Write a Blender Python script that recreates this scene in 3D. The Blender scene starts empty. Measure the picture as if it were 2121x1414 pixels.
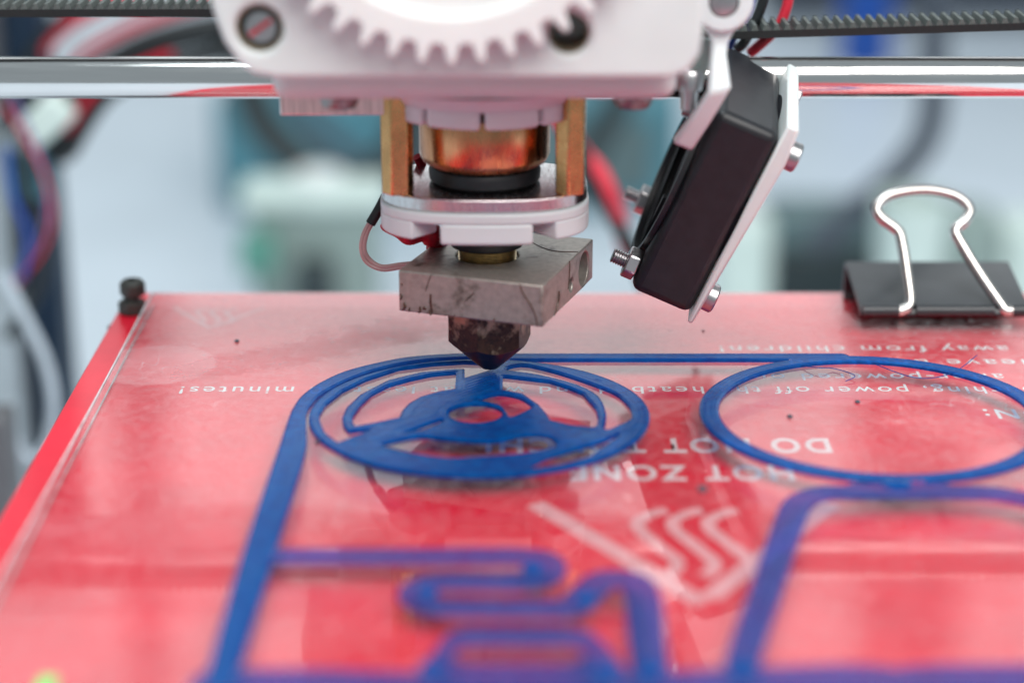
import bpy, bmesh, math, random
import numpy as np
from mathutils import Vector, Matrix

random.seed(7)
R = math.radians
MM = 0.001
sc = bpy.context.scene
COL = sc.collection

# ------------------------------------------------------------------ camera
cam_data = bpy.data.cameras.new('camera')
cam = bpy.data.objects.new('camera', cam_data)
COL.objects.link(cam)
sc.camera = cam
cam.location = (0, -0.350, 0.131)
cam.rotation_euler = (R(90 - 19.75), 0, 0)
cam_data.sensor_width = 36
cam_data.lens = 36 * 4150 / 2121
cam_data.clip_start = 0.005
cam_data.clip_end = 50
cam_data.dof.use_dof = True
cam_data.dof.focus_distance = 0.371
cam_data.dof.aperture_fstop = 6.2
cam_data.dof.aperture_blades = 0

# ------------------------------------------------------------------ ambient light of the workshop
world = bpy.data.worlds.new('World')
sc.world = world
world.use_nodes = True
bg = world.node_tree.nodes['Background']
bg.inputs[0].default_value = (0.80, 0.93, 1.0, 1)
bg.inputs[1].default_value = 0.35

def area(name, loc, target, sx, sy, power, col):
    d = bpy.data.lights.new(name, 'AREA')
    d.shape = 'RECTANGLE'
    d.size, d.size_y, d.energy, d.color = sx, sy, power, col
    o = bpy.data.objects.new(name, d)
    COL.objects.link(o)
    o.location = loc
    o.rotation_euler = (Vector(target) - Vector(loc)).to_track_quat('-Z', 'Y').to_euler()
    return o

# ceiling panel above and a little in front of the printer, added fill lamp overhead, three window panes behind it
area('ceiling_and_fill_lamp', (0.45, -0.95, 1.20), (0, 0, 0.02), 1.5, 0.9, 28.0, (1.0, 0.97, 0.94))
area('ceiling_and_fill_lamp', (-0.25, 0.15, 1.75), (0, 0, 0), 1.1, 0.6, 17.0, (0.88, 0.98, 1.0))  # overhead fill added to brighten the red bed, not a known lamp
for wx, ww in ((-1.02, 1.05), (0.0, 0.84), (1.12, 1.08)):
    area('window_pane', (wx, 1.9, 0.86), (wx * 0.6, 0.2, 0.0), ww, 0.86, 2.6 * ww, (0.96, 0.99, 1.0))

sc.view_settings.view_transform = 'Standard'
sc.view_settings.look = 'None'
sc.view_settings.exposure = 0.0
sc.view_settings.gamma = 1
sc.render.engine = 'CYCLES'
cy = sc.cycles
cy.use_denoising = True
cy.max_bounces = 10
cy.diffuse_bounces = 4
cy.glossy_bounces = 5
cy.transparent_max_bounces = 32
cy.caustics_reflective = False
cy.caustics_refractive = False
cy.sample_clamp_indirect = 3.0

# ------------------------------------------------------------------ materials
def nodes(name):
    m = bpy.data.materials.new(name)
    m.use_nodes = True
    nt = m.node_tree
    return m, nt, nt.nodes['Principled BSDF'], nt.nodes['Material Output']

def N(nt, t, **kw):
    n = nt.nodes.new(t)
    for k, v in kw.items():
        if k.startswith('i_'):
            n.inputs[k[2:].replace('_', ' ')].default_value = v
        else:
            setattr(n, k, v)
    return n

def L(nt, a, b):
    nt.links.new(a, b)

def mm_coords(nt, sx=1, sy=1, sz=1):
    tc = N(nt, 'ShaderNodeTexCoord')
    mp = N(nt, 'ShaderNodeMapping')
    mp.inputs['Scale'].default_value = (1000 * sx, 1000 * sy, 1000 * sz)
    L(nt, tc.outputs['Object'], mp.inputs['Vector'])
    return mp.outputs['Vector']

def rgba(c):
    return (c[0], c[1], c[2], 1)

def mixc(nt, fac, a, b):
    n = N(nt, 'ShaderNodeMix', data_type='RGBA')
    for i, v in ((0, fac), (6, a), (7, b)):
        if isinstance(v, (tuple, list)):
            n.inputs[i].default_value = rgba(v)
        elif isinstance(v, (int, float)):
            n.inputs[i].default_value = v
        else:
            L(nt, v, n.inputs[i])
    return n.outputs[2]

def ramp(nt, fac, p0, p1, c0=0.0, c1=1.0):
    n = N(nt, 'ShaderNodeMapRange', clamp=True)
    n.inputs[1].default_value, n.inputs[2].default_value = p0, p1
    n.inputs[3].default_value, n.inputs[4].default_value = c0, c1
    L(nt, fac, n.inputs[0])
    return n.outputs[0]

def noise(nt, vec, scale, detail=4, rough=0.55, dist=0.0):
    n = N(nt, 'ShaderNodeTexNoise')
    n.inputs['Scale'].default_value = scale
    n.inputs['Detail'].default_value = detail
    n.inputs['Roughness'].default_value = rough
    n.inputs['Distortion'].default_value = dist
    L(nt, vec, n.inputs['Vector'])
    return n.outputs['Fac']

def bump(nt, h, strength, dist_mm, bsdf):
    b = N(nt, 'ShaderNodeBump')
    b.inputs['Strength'].default_value = strength
    b.inputs['Distance'].default_value = dist_mm * MM
    L(nt, h, b.inputs['Height'])
    L(nt, b.outputs[0], bsdf.inputs['Normal'])

def pbr(name, col, rough=0.5, metal=0.0, var=0.12, vs=0.25, bmp=0.0, bs=2.0, stretch=(1, 1, 1), coat=0.0, rvar=0.0):
    m, nt, b, o = nodes(name)
    v = mm_coords(nt, *stretch)
    nz = noise(nt, v, vs)
    lo = tuple(max(0, c * (1 - var)) for c in col)
    hi = tuple(min(1, c * (1 + var)) for c in col)
    L(nt, mixc(nt, ramp(nt, nz, 0.3, 0.7), lo, hi), b.inputs['Base Color'])
    b.inputs['Metallic'].default_value = metal
    if rvar:
        L(nt, ramp(nt, noise(nt, v, vs * 3), 0.3, 0.7, max(0.02, rough - rvar), rough + rvar), b.inputs['Roughness'])
    else:
        b.inputs['Roughness'].default_value = rough
    b.inputs['Coat Weight'].default_value = coat
    if bmp:
        bump(nt, noise(nt, v, bs), bmp, 0.05, b)
    return m

def burnt_metal(name, col, char, lo, hi, scale, rough=0.42, metal=0.85, zchar=None):
    """machined metal with patches of burnt-on brown filament"""
    m, nt, b, o = nodes(name)
    v = mm_coords(nt)
    fine = noise(nt, v, 0.9, 5)
    base = mixc(nt, ramp(nt, fine, 0.3, 0.7), tuple(c * 0.82 for c in col), tuple(c * 1.12 for c in col))
    n2 = noise(nt, v, scale, 7, 0.62, 0.25)
    mask = ramp(nt, n2, lo, hi)
    if zchar:
        sep = N(nt, 'ShaderNodeSeparateXYZ')
        L(nt, v, sep.inputs[0])
        zt = ramp(nt, sep.outputs[2], zchar[0], zchar[1], 1.0, 0.0)
        a = N(nt, 'ShaderNodeMath', operation='ADD')
        L(nt, n2, a.inputs[0])
        mu = N(nt, 'ShaderNodeMath', operation='MULTIPLY')
        L(nt, zt, mu.inputs[0]); mu.inputs[1].default_value = 0.28
        L(nt, mu.outputs[0], a.inputs[1])
        mask = ramp(nt, a.outputs[0], lo, hi)
    tone = mixc(nt, ramp(nt, noise(nt, v, 1.6, 5), 0.35, 0.65), char, (char[0] * 0.25, char[1] * 0.22, char[2] * 0.25))
    L(nt, mixc(nt, mask, base, tone), b.inputs['Base Color'])
    L(nt, ramp(nt, mask, 0, 1, metal, 0.05), b.inputs['Metallic'])
    L(nt, ramp(nt, mask, 0, 1, rough, 0.35), b.inputs['Roughness'])
    hgt = N(nt, 'ShaderNodeMath', operation='ADD')
    L(nt, mask, hgt.inputs[0])
    sc_ = N(nt, 'ShaderNodeMath', operation='MULTIPLY')
    L(nt, noise(nt, v, 3.5, 4), sc_.inputs[0]); sc_.inputs[1].default_value = 0.35
    L(nt, sc_.outputs[0], hgt.inputs[1])
    bump(nt, hgt.outputs[0], 0.35, 0.08, b)
    return m

def plastic_layers(name, col, rough=0.38, pitch=0.3):
    """3D printed plastic: faint horizontal layer lines"""
    m, nt, b, o = nodes(name)
    v = mm_coords(nt)
    nz = noise(nt, v, 0.08, 3)
    L(nt, mixc(nt, ramp(nt, nz, 0.3, 0.7), tuple(c * 0.94 for c in col), col), b.inputs['Base Color'])
    b.inputs['Roughness'].default_value = rough
    b.inputs['Subsurface Weight'].default_value = 0.25
    b.inputs['Subsurface Radius'].default_value = (0.004, 0.003, 0.0025)
    b.inputs['Subsurface Scale'].default_value = 0.6
    w = N(nt, 'ShaderNodeTexWave', bands_direction='Z')
    w.inputs['Scale'].default_value = 1 / pitch / 6.283 * 2
    w.inputs['Distortion'].default_value = 0.6
    L(nt, v, w.inputs['Vector'])
    bump(nt, w.outputs['Fac'], 0.10, 0.05, b)
    return m

def glass_mat():
    """clear glass plate: Fresnel reflection over a straight-through view, thin dried film and dust"""
    m, nt, b, out = nodes('glass_plate')
    v = mm_coords(nt)
    vs = mm_coords(nt, 0.12, 1.0, 1.0)
    fr = N(nt, 'ShaderNodeFresnel')
    fr.inputs['IOR'].default_value = 1.58
    tr = N(nt, 'ShaderNodeBsdfTransparent')
    tr.inputs[0].default_value = (0.97, 0.985, 0.98, 1)
    gl = N(nt, 'ShaderNodeBsdfGlossy')
    gl.inputs['Color'].default_value = (1, 1, 1, 1)
    smear = noise(nt, vs, 0.35, 5, 0.6)
    patch = noise(nt, v, 0.035, 4, 0.6, 0.0)
    rg = N(nt, 'ShaderNodeMath', operation='MULTIPLY')
    L(nt, ramp(nt, patch, 0.45, 0.68, 0.045, 0.12), rg.inputs[0])
    L(nt, ramp(nt, smear, 0.35, 0.65, 0.5, 1.1), rg.inputs[1])
    mix1 = N(nt, 'ShaderNodeMixShader')
    geo = N(nt, 'ShaderNodeNewGeometry')
    inv = N(nt, 'ShaderNodeMath', operation='SUBTRACT')
    inv.inputs[0].default_value = 1.0
    L(nt, geo.outputs['Backfacing'], inv.inputs[1])
    fm = N(nt, 'ShaderNodeMath', operation='MULTIPLY')
    L(nt, fr.outputs[0], fm.inputs[0]); L(nt, inv.outputs[0], fm.inputs[1])
    L(nt, fm.outputs[0], mix1.inputs[0])
    L(nt, tr.outputs[0], mix1.inputs[1]); L(nt, gl.outputs[0], mix1.inputs[2])
    # dried film and dust
    df = N(nt, 'ShaderNodeBsdfDiffuse')
    df.inputs[0].default_value = (0.80, 0.78, 0.80, 1)
    dust = ramp(nt, noise(nt, v, 1.7, 5, 0.8), 0.60, 0.76, 0.0, 0.20)
    film = ramp(nt, noise(nt, vs, 0.10, 6, 0.62, 0.6), 0.46, 0.80, 0.0, 0.05)
    def mul(p, q):
        k = N(nt, 'ShaderNodeMath', operation='MULTIPLY'); L(nt, p, k.inputs[0])
        if isinstance(q, float): k.inputs[1].default_value = q
        else: L(nt, q, k.inputs[1])
        return k.outputs[0]
    def add(p, q):
        k = N(nt, 'ShaderNodeMath', operation='ADD'); L(nt, p, k.inputs[0]); L(nt, q, k.inputs[1])
        return k.outputs[0]
    def scratch(scale, width, amount):
        k = N(nt, 'ShaderNodeMath', operation='SUBTRACT'); L(nt, noise(nt, v, scale, 2, 0.4, 1.2), k.inputs[0]); k.inputs[1].default_value = 0.5
        k2 = N(nt, 'ShaderNodeMath', operation='ABSOLUTE'); L(nt, k.outputs[0], k2.inputs[0])
        return ramp(nt, k2.outputs[0], 0.0, width, amount, 0.0)
    def dab(cx, cy_, rx, ry, amount):
        mp = N(nt, 'ShaderNodeMapping', vector_type='TEXTURE')
        mp.inputs['Location'].default_value = (cx, cy_, 0); mp.inputs['Scale'].default_value = (rx, ry, 60)
        L(nt, v, mp.inputs['Vector'])
        g = N(nt, 'ShaderNodeTexGradient', gradient_type='SPHERICAL')
        L(nt, mp.outputs[0], g.inputs[0])
        return mul(ramp(nt, add(g.outputs['Fac'], mul(noise(nt, v, 0.5, 4), 0.12)), 0.05, 0.14, 0.0, amount), ramp(nt, noise(nt, vs, 1.2, 4), 0.3, 0.6, 0.6, 1.0))
    def blotch(cx, cy_, rx, ry, ang, amount):
        mp = N(nt, 'ShaderNodeMapping', vector_type='TEXTURE')
        mp.inputs['Location'].default_value = (cx, cy_, 0); mp.inputs['Scale'].default_value = (rx, ry, 60)
        mp.inputs['Rotation'].default_value = (0, 0, R(ang))
        L(nt, v, mp.inputs['Vector'])
        g = N(nt, 'ShaderNodeTexGradient', gradient_type='SPHERICAL')
        L(nt, mp.outputs[0], g.inputs[0])
        return ramp(nt, mul(g.outputs['Fac'], ramp(nt, noise(nt, v, 0.22, 5, 0.65), 0.3, 0.7, 0.4, 1.5)), 0.05, 0.6, 0.0, amount)
    greasy = add(add(blotch(-43, 7, 34, 9, 27, 0.42), blotch(-20, 22, 26, 12, 10, 0.36)), add(blotch(84, -27, 24, 14, 0, 0.40), add(blotch(84, 20, 30, 12, 0, 0.30), blotch(-45, -70, 26, 12, 10, 0.25))))
    L(nt, add(rg.outputs[0], greasy), gl.inputs['Roughness'])
    wear = add(mul(scratch(0.06, 0.004, 0.22), ramp(nt, patch, 0.40, 0.6)), mul(scratch(0.15, 0.004, 0.16), ramp(nt, smear, 0.5, 0.62)))
    dabs = add(dab(-67, 2, 12, 11, 0.13), add(dab(52, -14, 17, 5, 0.06), dab(75, -13, 20, 3.5, 0.08)))
    total = add(add(mul(dust, ramp(nt, patch, 0.42, 0.60)), film), add(wear, dabs))
    ff = N(nt, 'ShaderNodeMath', operation='MULTIPLY')
    L(nt, total, ff.inputs[0]); L(nt, inv.outputs[0], ff.inputs[1])
    mix2 = N(nt, 'ShaderNodeMixShader')
    L(nt, ff.outputs[0], mix2.inputs[0])
    L(nt, mix1.outputs[0], mix2.inputs[1]); L(nt, df.outputs[0], mix2.inputs[2])
    L(nt, mix2.outputs[0], out.inputs['Surface'])
    return m

def filament_mat(name, opaque, tint):
    """translucent blue filament; bead lines follow the stored distance to the outline"""
    m, nt, b, out = nodes(name)
    v = mm_coords(nt)
    at = N(nt, 'ShaderNodeAttribute', attribute_name='bead')
    nz = noise(nt, v, 0.5, 3)
    wob = N(nt, 'ShaderNodeMath', operation='MULTIPLY'); L(nt, nz, wob.inputs[0]); wob.inputs[1].default_value = 0.9
    ad = N(nt, 'ShaderNodeMath', operation='MULTIPLY_ADD')
    L(nt, at.outputs['Fac'], ad.inputs[0]); ad.inputs[1].default_value = 2 * math.pi / 0.62; L(nt, wob.outputs[0], ad.inputs[2])
    sn = N(nt, 'ShaderNodeMath', operation='SINE'); L(nt, ad.outputs[0], sn.inputs[0])
    b.inputs['Base Color'].default_value = (0.0, 0.10, 0.42, 1)
    L(nt, mixc(nt, ramp(nt, nz, 0.3, 0.7), (0.0, 0.060, 0.30), (0.0, 0.115, 0.42)), b.inputs['Base Color'])
    b.inputs['Roughness'].default_value = 0.22
    b.inputs['IOR'].default_value = 1.5
    bump(nt, sn.outputs[0], 0.22, 0.08, b)
    b.inputs['Specular IOR Level'].default_value = 0.6
    b.inputs['Specular Tint'].default_value = (0.0, 0.62, 0.85, 1)
    tr = N(nt, 'ShaderNodeBsdfTransparent')
    tr.inputs[0].default_value = tint + (1,)
    mx = N(nt, 'ShaderNodeMixShader')
    mx.inputs[0].default_value = opaque
    L(nt, tr.outputs[0], mx.inputs[1]); L(nt, b.outputs[0], mx.inputs[2])
    L(nt, mx.outputs[0], out.inputs['Surface'])
    return m

M = dict(
    table=pbr('table_top', (0.66, 0.74, 0.82), 0.35, var=0.06, vs=0.01),
    silkmid=pbr('silkscreen_large_letters', (0.80, 0.58, 0.61), 0.5, var=0.10, vs=0.4),
    silkthin=pbr('silkscreen_thin', (0.80, 0.33, 0.36), 0.5, var=0.12, vs=0.3),
    board=pbr('red_soldermask', (0.80, 0.009, 0.036), 0.30, var=0.10, vs=0.06, coat=0.3),
    board_edge=pbr('board_edge', (0.42, 0.02, 0.02), 0.6),
    silk=pbr('silkscreen_white', (0.80, 0.76, 0.78), 0.55, var=0.08, vs=0.8),
    glass=glass_mat(),
    blue=filament_mat('blue_filament', 0.66, (0.05, 0.20, 0.90)),
    blue_thin=filament_mat('thin_blue_filament', 0.52, (0.42, 0.25, 0.84)),
    white=plastic_layers('white_printed_plastic', (0.79, 0.835, 0.83)),
    gearwhite=plastic_layers('white_gear_plastic', (0.90, 0.89, 0.88)),
    milky=plastic_layers('milky_white_plastic', (0.80, 0.86, 0.87), 0.30),
    rod=pbr('polished_steel', (0.80, 0.79, 0.78), 0.15, 1.0, var=0.05, vs=0.6, stretch=(0.05, 1, 1), rvar=0.05, bmp=0.05, bs=4),
    steel=pbr('steel', (0.55, 0.54, 0.55), 0.30, 1.0, var=0.12, bmp=0.1),
    dullsteel=pbr('dull_blackened_steel', (0.05, 0.052, 0.048), 0.6, 0.3, var=0.3, vs=0.6, bmp=0.3),
    darksteel=pbr('dark_steel', (0.26, 0.25, 0.25), 0.38, 1.0, var=0.2, bmp=0.2),
    alu=pbr('aluminium_plate', (0.72, 0.71, 0.71), 0.22, 1.0, var=0.1, vs=0.5, stretch=(3, 0.3, 0.3), rvar=0.08),
    brushed=pbr('brushed_aluminium', (0.80, 0.68, 0.66), 0.34, 1.0, var=0.22, vs=1.2, stretch=(3, 0.2, 0.1), bmp=0.15, bs=3),
    brass=pbr('brass', (0.72, 0.40, 0.17), 0.28, 1.0, var=0.14, vs=0.3, rvar=0.08),
    thread=pbr('brass_thread', (0.62, 0.50, 0.30), 0.30, 1.0, var=0.2, vs=0.8),
    copper=pbr('copper', (0.64, 0.30, 0.15), 0.26, 1.0, var=0.25, vs=0.25, stretch=(1, 1, 0.25), rvar=0.1),
    black=pbr('black_rubber', (0.018, 0.018, 0.022), 0.45, var=0.2, vs=0.6, bmp=0.15),
    fan=pbr('black_fan_plastic', (0.012, 0.013, 0.017), 0.42, var=0.25, vs=0.4, bmp=0.25, bs=3.0),
    belt=pbr('belt_rubber', (0.010, 0.010, 0.011), 0.55, var=0.25, vs=1.5, bmp=0.3),
    tooth=pbr('belt_tooth_fabric', (0.10, 0.115, 0.11), 0.65, var=0.3, vs=1.5, bmp=0.3),
    block=burnt_metal('heater_block_metal', (0.43, 0.40, 0.36), (0.09, 0.045, 0.028), 0.54, 0.68, 0.13, 0.42, 0.62),
    nozzle=burnt_metal('nozzle_brass', (0.38, 0.31, 0.22), (0.055, 0.024, 0.012), 0.44, 0.58, 0.34, 0.32, 0.9, (2.0, 12.5)),
    burnt=pbr('burnt_filament', (0.075, 0.032, 0.020), 0.35, var=0.5, vs=1.5, bmp=0.3),
    bolthole=pbr('olive_bolt_wall', (0.22, 0.18, 0.12), 0.6),
    redwire=pbr('red_insulation', (0.74, 0.03, 0.06), 0.38),
    redtape=pbr('red_silicone_tape', (0.55, 0.008, 0.03), 0.5, var=0.3, vs=0.8, bmp=0.6, bs=1.5),
    blackwire=pbr('black_insulation', (0.012, 0.016, 0.018), 0.4),
    bluewire=pbr('blue_insulation', (0.01, 0.07, 0.40), 0.4),
    pinkwire=pbr('pale_pink_lead', (0.62, 0.42, 0.40), 0.4),
    whitewire=pbr('white_insulation', (0.70, 0.70, 0.74), 0.4),
    purplewire=pbr('purple_insulation', (0.24, 0.20, 0.42), 0.4),
    clipblack=pbr('black_clip_enamel', (0.028, 0.032, 0.038), 0.34, var=0.2, vs=0.2, coat=0.15),
    wire=pbr('nickel_wire', (0.70, 0.67, 0.64), 0.24, 1.0, var=0.05),
    post=pbr('grey_painted_steel', (0.16, 0.16, 0.17), 0.5, 0.3, var=0.1),
    zinc=pbr('zinc_steel', (0.55, 0.60, 0.62), 0.35, 0.8),
    navy=pbr('navy_plastic', (0.003, 0.02, 0.05), 0.45),
    teal=pbr('teal_painted_metal', (0.075, 0.225, 0.28), 0.5, var=0.1, vs=0.02),
    mint=pbr('pale_mint_plastic', (0.62, 0.74, 0.70), 0.5, var=0.08, vs=0.05),
    sage=pbr('sage_grey_plastic', (0.27, 0.35, 0.33), 0.5, var=0.12, vs=0.05),
    green=pbr('green_plastic', (0.10, 0.30, 0.24), 0.5),
    charcoal=pbr('charcoal_plastic', (0.03, 0.045, 0.05), 0.5),
    greybox=pbr('grey_green_enamel', (0.11, 0.17, 0.18), 0.5, var=0.15, vs=0.02),
    blue_obj=pbr('cobalt_plastic', (0.005, 0.07, 0.36), 0.4),
    clear=pbr('pale_tube', (0.62, 0.72, 0.80), 0.25, var=0.05),
    slate=pbr('slate_panel', (0.06, 0.075, 0.10), 0.6, var=0.15, vs=0.01),
    led=None,
)

# ------------------------------------------------------------------ mesh helpers (all lengths in millimetres)
class MB:
    def __init__(self):
        self.v, self.f = [], []
    def add(self, vs, fs):
        o = len(self.v)
        self.v += [tuple(p) for p in vs]
        self.f += [tuple(i + o for i in f) for f in fs]
        return self
    def box(self, a, b, mat=None):
        x0, y0, z0 = a; x1, y1, z1 = b
        vs = [(x0, y0, z0), (x1, y0, z0), (x1, y1, z0), (x0, y1, z0), (x0, y0, z1), (x1, y0, z1), (x1, y1, z1), (x0, y1, z1)]
        if mat is not None:
            vs = [mat @ Vector(p) for p in vs]
        return self.add(vs, [(3, 2, 1, 0), (4, 5, 6, 7), (0, 1, 5, 4), (1, 2, 6, 5), (2, 3, 7, 6), (3, 0, 4, 7)])
    def lathe(self, prof, mat, n=48, caps=True):
        """prof: (radius, height) along the local z of mat"""
        vs, fs = [], []
        for r, h in prof:
            for k in range(n):
                a = 2 * math.pi * k / n
                vs.append(mat @ Vector((r * math.cos(a), r * math.sin(a), h)))
        for i in range(len(prof) - 1):
            for k in range(n):
                k2 = (k + 1) % n
                fs.append((i * n + k, i * n + k2, (i + 1) * n + k2, (i + 1) * n + k))
        if caps:
            fs.append(tuple(range(n - 1, -1, -1)))
            fs.append(tuple((len(prof) - 1) * n + k for k in range(n)))
        return self.add(vs, fs)
    def prism(self, poly, mat, h0, h1):
        """poly: (x, y) counter-clockwise in mat's local plane, extruded along local z"""
        n = len(poly)
        vs = [mat @ Vector((x, y, h0)) for x, y in poly] + [mat @ Vector((x, y, h1)) for x, y in poly]
        fs = [tuple(range(n - 1, -1, -1)), tuple(range(n, 2 * n))]
        fs += [(i, (i + 1) % n, n + (i + 1) % n, n + i) for i in range(n)]
        return self.add(vs, fs)
    def tube(self, pts, r, n=10, smooth_steps=6, closed=False, flat=1.0):
        P = spline(pts, smooth_steps, closed)
        m = len(P)
        vs, fs = [], []
        up = Vector((0, 0, 1))
        prev = None
        for i, p in enumerate(P):
            if closed:
                t = P[(i + 1) % m] - P[(i - 1) % m]
            else:
                t = P[min(i + 1, m - 1)] - P[max(i - 1, 0)]
            t = t.normalized()
            if prev is None:
                a = t.cross(up)
                if a.length < 0.05:
                    a = t.cross(Vector((0, 1, 0)))
                a.normalize()
            else:
                a = (prev - t * prev.dot(t)).normalized()
            prev = a
            b = t.cross(a)
            rr = r(i / max(1, m - 1)) if callable(r) else r
            for k in range(n):
                an = 2 * math.pi * k / n
                vs.append(p + a * (rr * math.cos(an)) + b * (rr * flat * math.sin(an)))
        rng = m if closed else m - 1
        for i in range(rng):
            for k in range(n):
                k2 = (k + 1) % n
                j = (i + 1) % m
                fs.append((i * n + k, i * n + k2, j * n + k2, j * n + k))
        if not closed:
            fs.append(tuple(range(n - 1, -1, -1)))
            fs.append(tuple((m - 1) * n + k for k in range(n)))
        return self.add(vs, fs)
    def build(self, name, mat, parent=None, smooth=None, bevel=0, seg=2, angle=40):
        me = bpy.data.meshes.new(name)
        me.from_pydata([(x * MM, y * MM, z * MM) for x, y, z in self.v], [], self.f)
        bm = bmesh.new(); bm.from_mesh(me)
        bmesh.ops.recalc_face_normals(bm, faces=bm.faces)
        bm.to_mesh(me); bm.free()
        o = bpy.data.objects.new(name, me)
        COL.objects.link(o)
        me.materials.append(M[mat] if isinstance(mat, str) else mat)
        if smooth or bevel:
            for p in me.polygons:
                p.use_smooth = True
            try:
                me.set_sharp_from_angle(angle=R(angle))
            except AttributeError:
                pass
        if bevel:
            md = o.modifiers.new('bevel', 'BEVEL')
            md.width = bevel * MM; md.segments = seg; md.limit_method = 'ANGLE'; md.angle_limit = R(35)
        if parent:
            attach(o, parent)
        return o

def attach(o, parent):
    o.parent = parent
    bpy.context.view_layer.update()
    o.matrix_parent_inverse = parent.matrix_world.inverted()

def spline(pts, steps, closed=False):
    P = [Vector(p) for p in pts]
    if steps <= 1 or len(P) < 3:
        return P
    out = []
    n = len(P)
    segs = n if closed else n - 1
    for i in range(segs):
        if closed:
            p0, p1, p2, p3 = P[(i - 1) % n], P[i], P[(i + 1) % n], P[(i + 2) % n]
        else:
            p0, p1, p2, p3 = P[max(i - 1, 0)], P[i], P[i + 1], P[min(i + 2, n - 1)]
        for s in range(steps):
            t = s / steps
            out.append(0.5 * ((2 * p1) + (p2 - p0) * t + (2 * p0 - 5 * p1 + 4 * p2 - p3) * t * t + (3 * p1 - p0 - 3 * p2 + p3) * t ** 3))
    if not closed:
        out.append(P[-1])
    return out

def frame(origin, zdir, xdir=None):
    z = Vector(zdir).normalized()
    x = Vector(xdir) if xdir else (Vector((1, 0, 0)) if abs(z.x) < 0.9 else Vector((0, 1, 0)))
    x = (x - z * x.dot(z)).normalized()
    y = z.cross(x)
    m = Matrix((x, y, z)).transposed().to_4x4()
    m.translation = Vector(origin)
    return m

def at(x, y, z=0):
    return Matrix.Translation((x, y, z))

def cut(o, cutter_mb):
    c = cutter_mb.build('cutter', 'black')
    md = o.modifiers.new('cut', 'BOOLEAN'); md.operation = 'DIFFERENCE'; md.object = c; md.solver = 'EXACT'
    bpy.context.view_layer.update()
    ev = o.evaluated_get(bpy.context.evaluated_depsgraph_get())
    me = bpy.data.meshes.new_from_object(ev)
    o.modifiers.clear()
    o.data = me
    for p in me.polygons:
        p.use_smooth = True
    me.set_sharp_from_angle(angle=R(35))
    bpy.data.objects.remove(c)

def thing(name, label, cat, loc=(0, 0, 0), group=None):
    o = bpy.data.objects.new(name, None)
    COL.objects.link(o)
    o.empty_display_size = 0.01
    o.location = [q * MM for q in loc]
    tag(o, label, cat, group)
    bpy.context.view_layer.update()
    return o

def tag(o, label, cat=None, group=None, kind=None):
    if label: o['label'] = label
    if cat: o['category'] = cat
    if group: o['group'] = group
    if kind: o['kind'] = kind
    return o

FRONT = frame((0, 0, 0), (0, -1, 0), (1, 0, 0))      # local x = world x, local y = world z, local z = towards the camera

def hexagon(r, rot=0):
    return [(r * math.cos(R(60 * k + rot)), r * math.sin(R(60 * k + rot))) for k in range(6)]

# ================================================================== SETTING: the table
tb = MB().box((-1500, -700, -270), (1500, 1700, -230)).build('table', 'table', bevel=3)
tb['kind'] = 'structure'

# ================================================================== HEATED BED
BX0, BX1, BY0, BY1 = -81.6, 132.4, -160.0, 54.6
bed = thing('heated_bed', 'red circuit board heated bed with white warning print under the glass plate', 'heated bed', (25.4, -61.5, -4.9))
MB().box((BX0, BY0, -4.9), (BX1, BY1, -3.3)).build('board', 'board', bed, bevel=0.25)

def text_mesh(txt, x_left, x_right, y_near, y_far, name, bold=0.0, z=-3.27, ink='silk'):
    """one printed line, turned half round so that it reads from the back of the printer"""
    cu = bpy.data.curves.new(name, 'FONT')
    cu.body = txt
    cu.space_character = 1.22
    cu.offset = bold
    cu.extrude = 0
    to = bpy.data.objects.new(name, cu)
    COL.objects.link(to)
    bpy.context.view_layer.update()
    me = bpy.data.meshes.new_from_object(to.evaluated_get(bpy.context.evaluated_depsgraph_get()))
    bpy.data.objects.remove(to)
    co = np.array([v.co[:] for v in me.vertices])
    x0, x1 = co[:, 0].min(), co[:, 0].max()
    cap = 0.70                                   # cap height of the font, baseline at 0
    X = x_right - (co[:, 0] - x0) / (x1 - x0) * (x_right - x_left)
    Y = y_far - (co[:, 1]) / cap * (y_far - y_near)
    for i, v in enumerate(me.vertices):
        v.co = (X[i] * MM, Y[i] * MM, z * MM)
    o = bpy.data.objects.new(name, me)
    COL.objects.link(o)
    me.materials.clear(); me.materials.append(M[ink])
    attach(o, bed)
    return o

text_mesh('away from children!', 40.8, 97.5, 17.9, 21.4, 'lettering', 0.004)
text_mesh('leave unattend', 53.5, 99.0, 10.2, 13.7, 'lettering', 0.004)
text_mesh('after-powered on!', 43.9, 93.0, 2.4, 5.9, 'lettering', 0.004)
text_mesh('touching, power off the heatbed and wait at least 10 minutes!', -61.7, 100.0, -4.6, -0.9, 'lettering', 0.004)
text_mesh('CAUTION:', 85.2, 117.0, -16.9, -12.4, 'lettering', 0.012)
text_mesh('DO NOT TOUCH!', -4.6, 55.2, -32.4, -26.3, 'lettering', 0.03, ink='silkmid')
text_mesh('HOT ZONE', 9.6, 47.2, -44.2, -38.2, 'lettering', 0.03, ink='silkmid')

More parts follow.
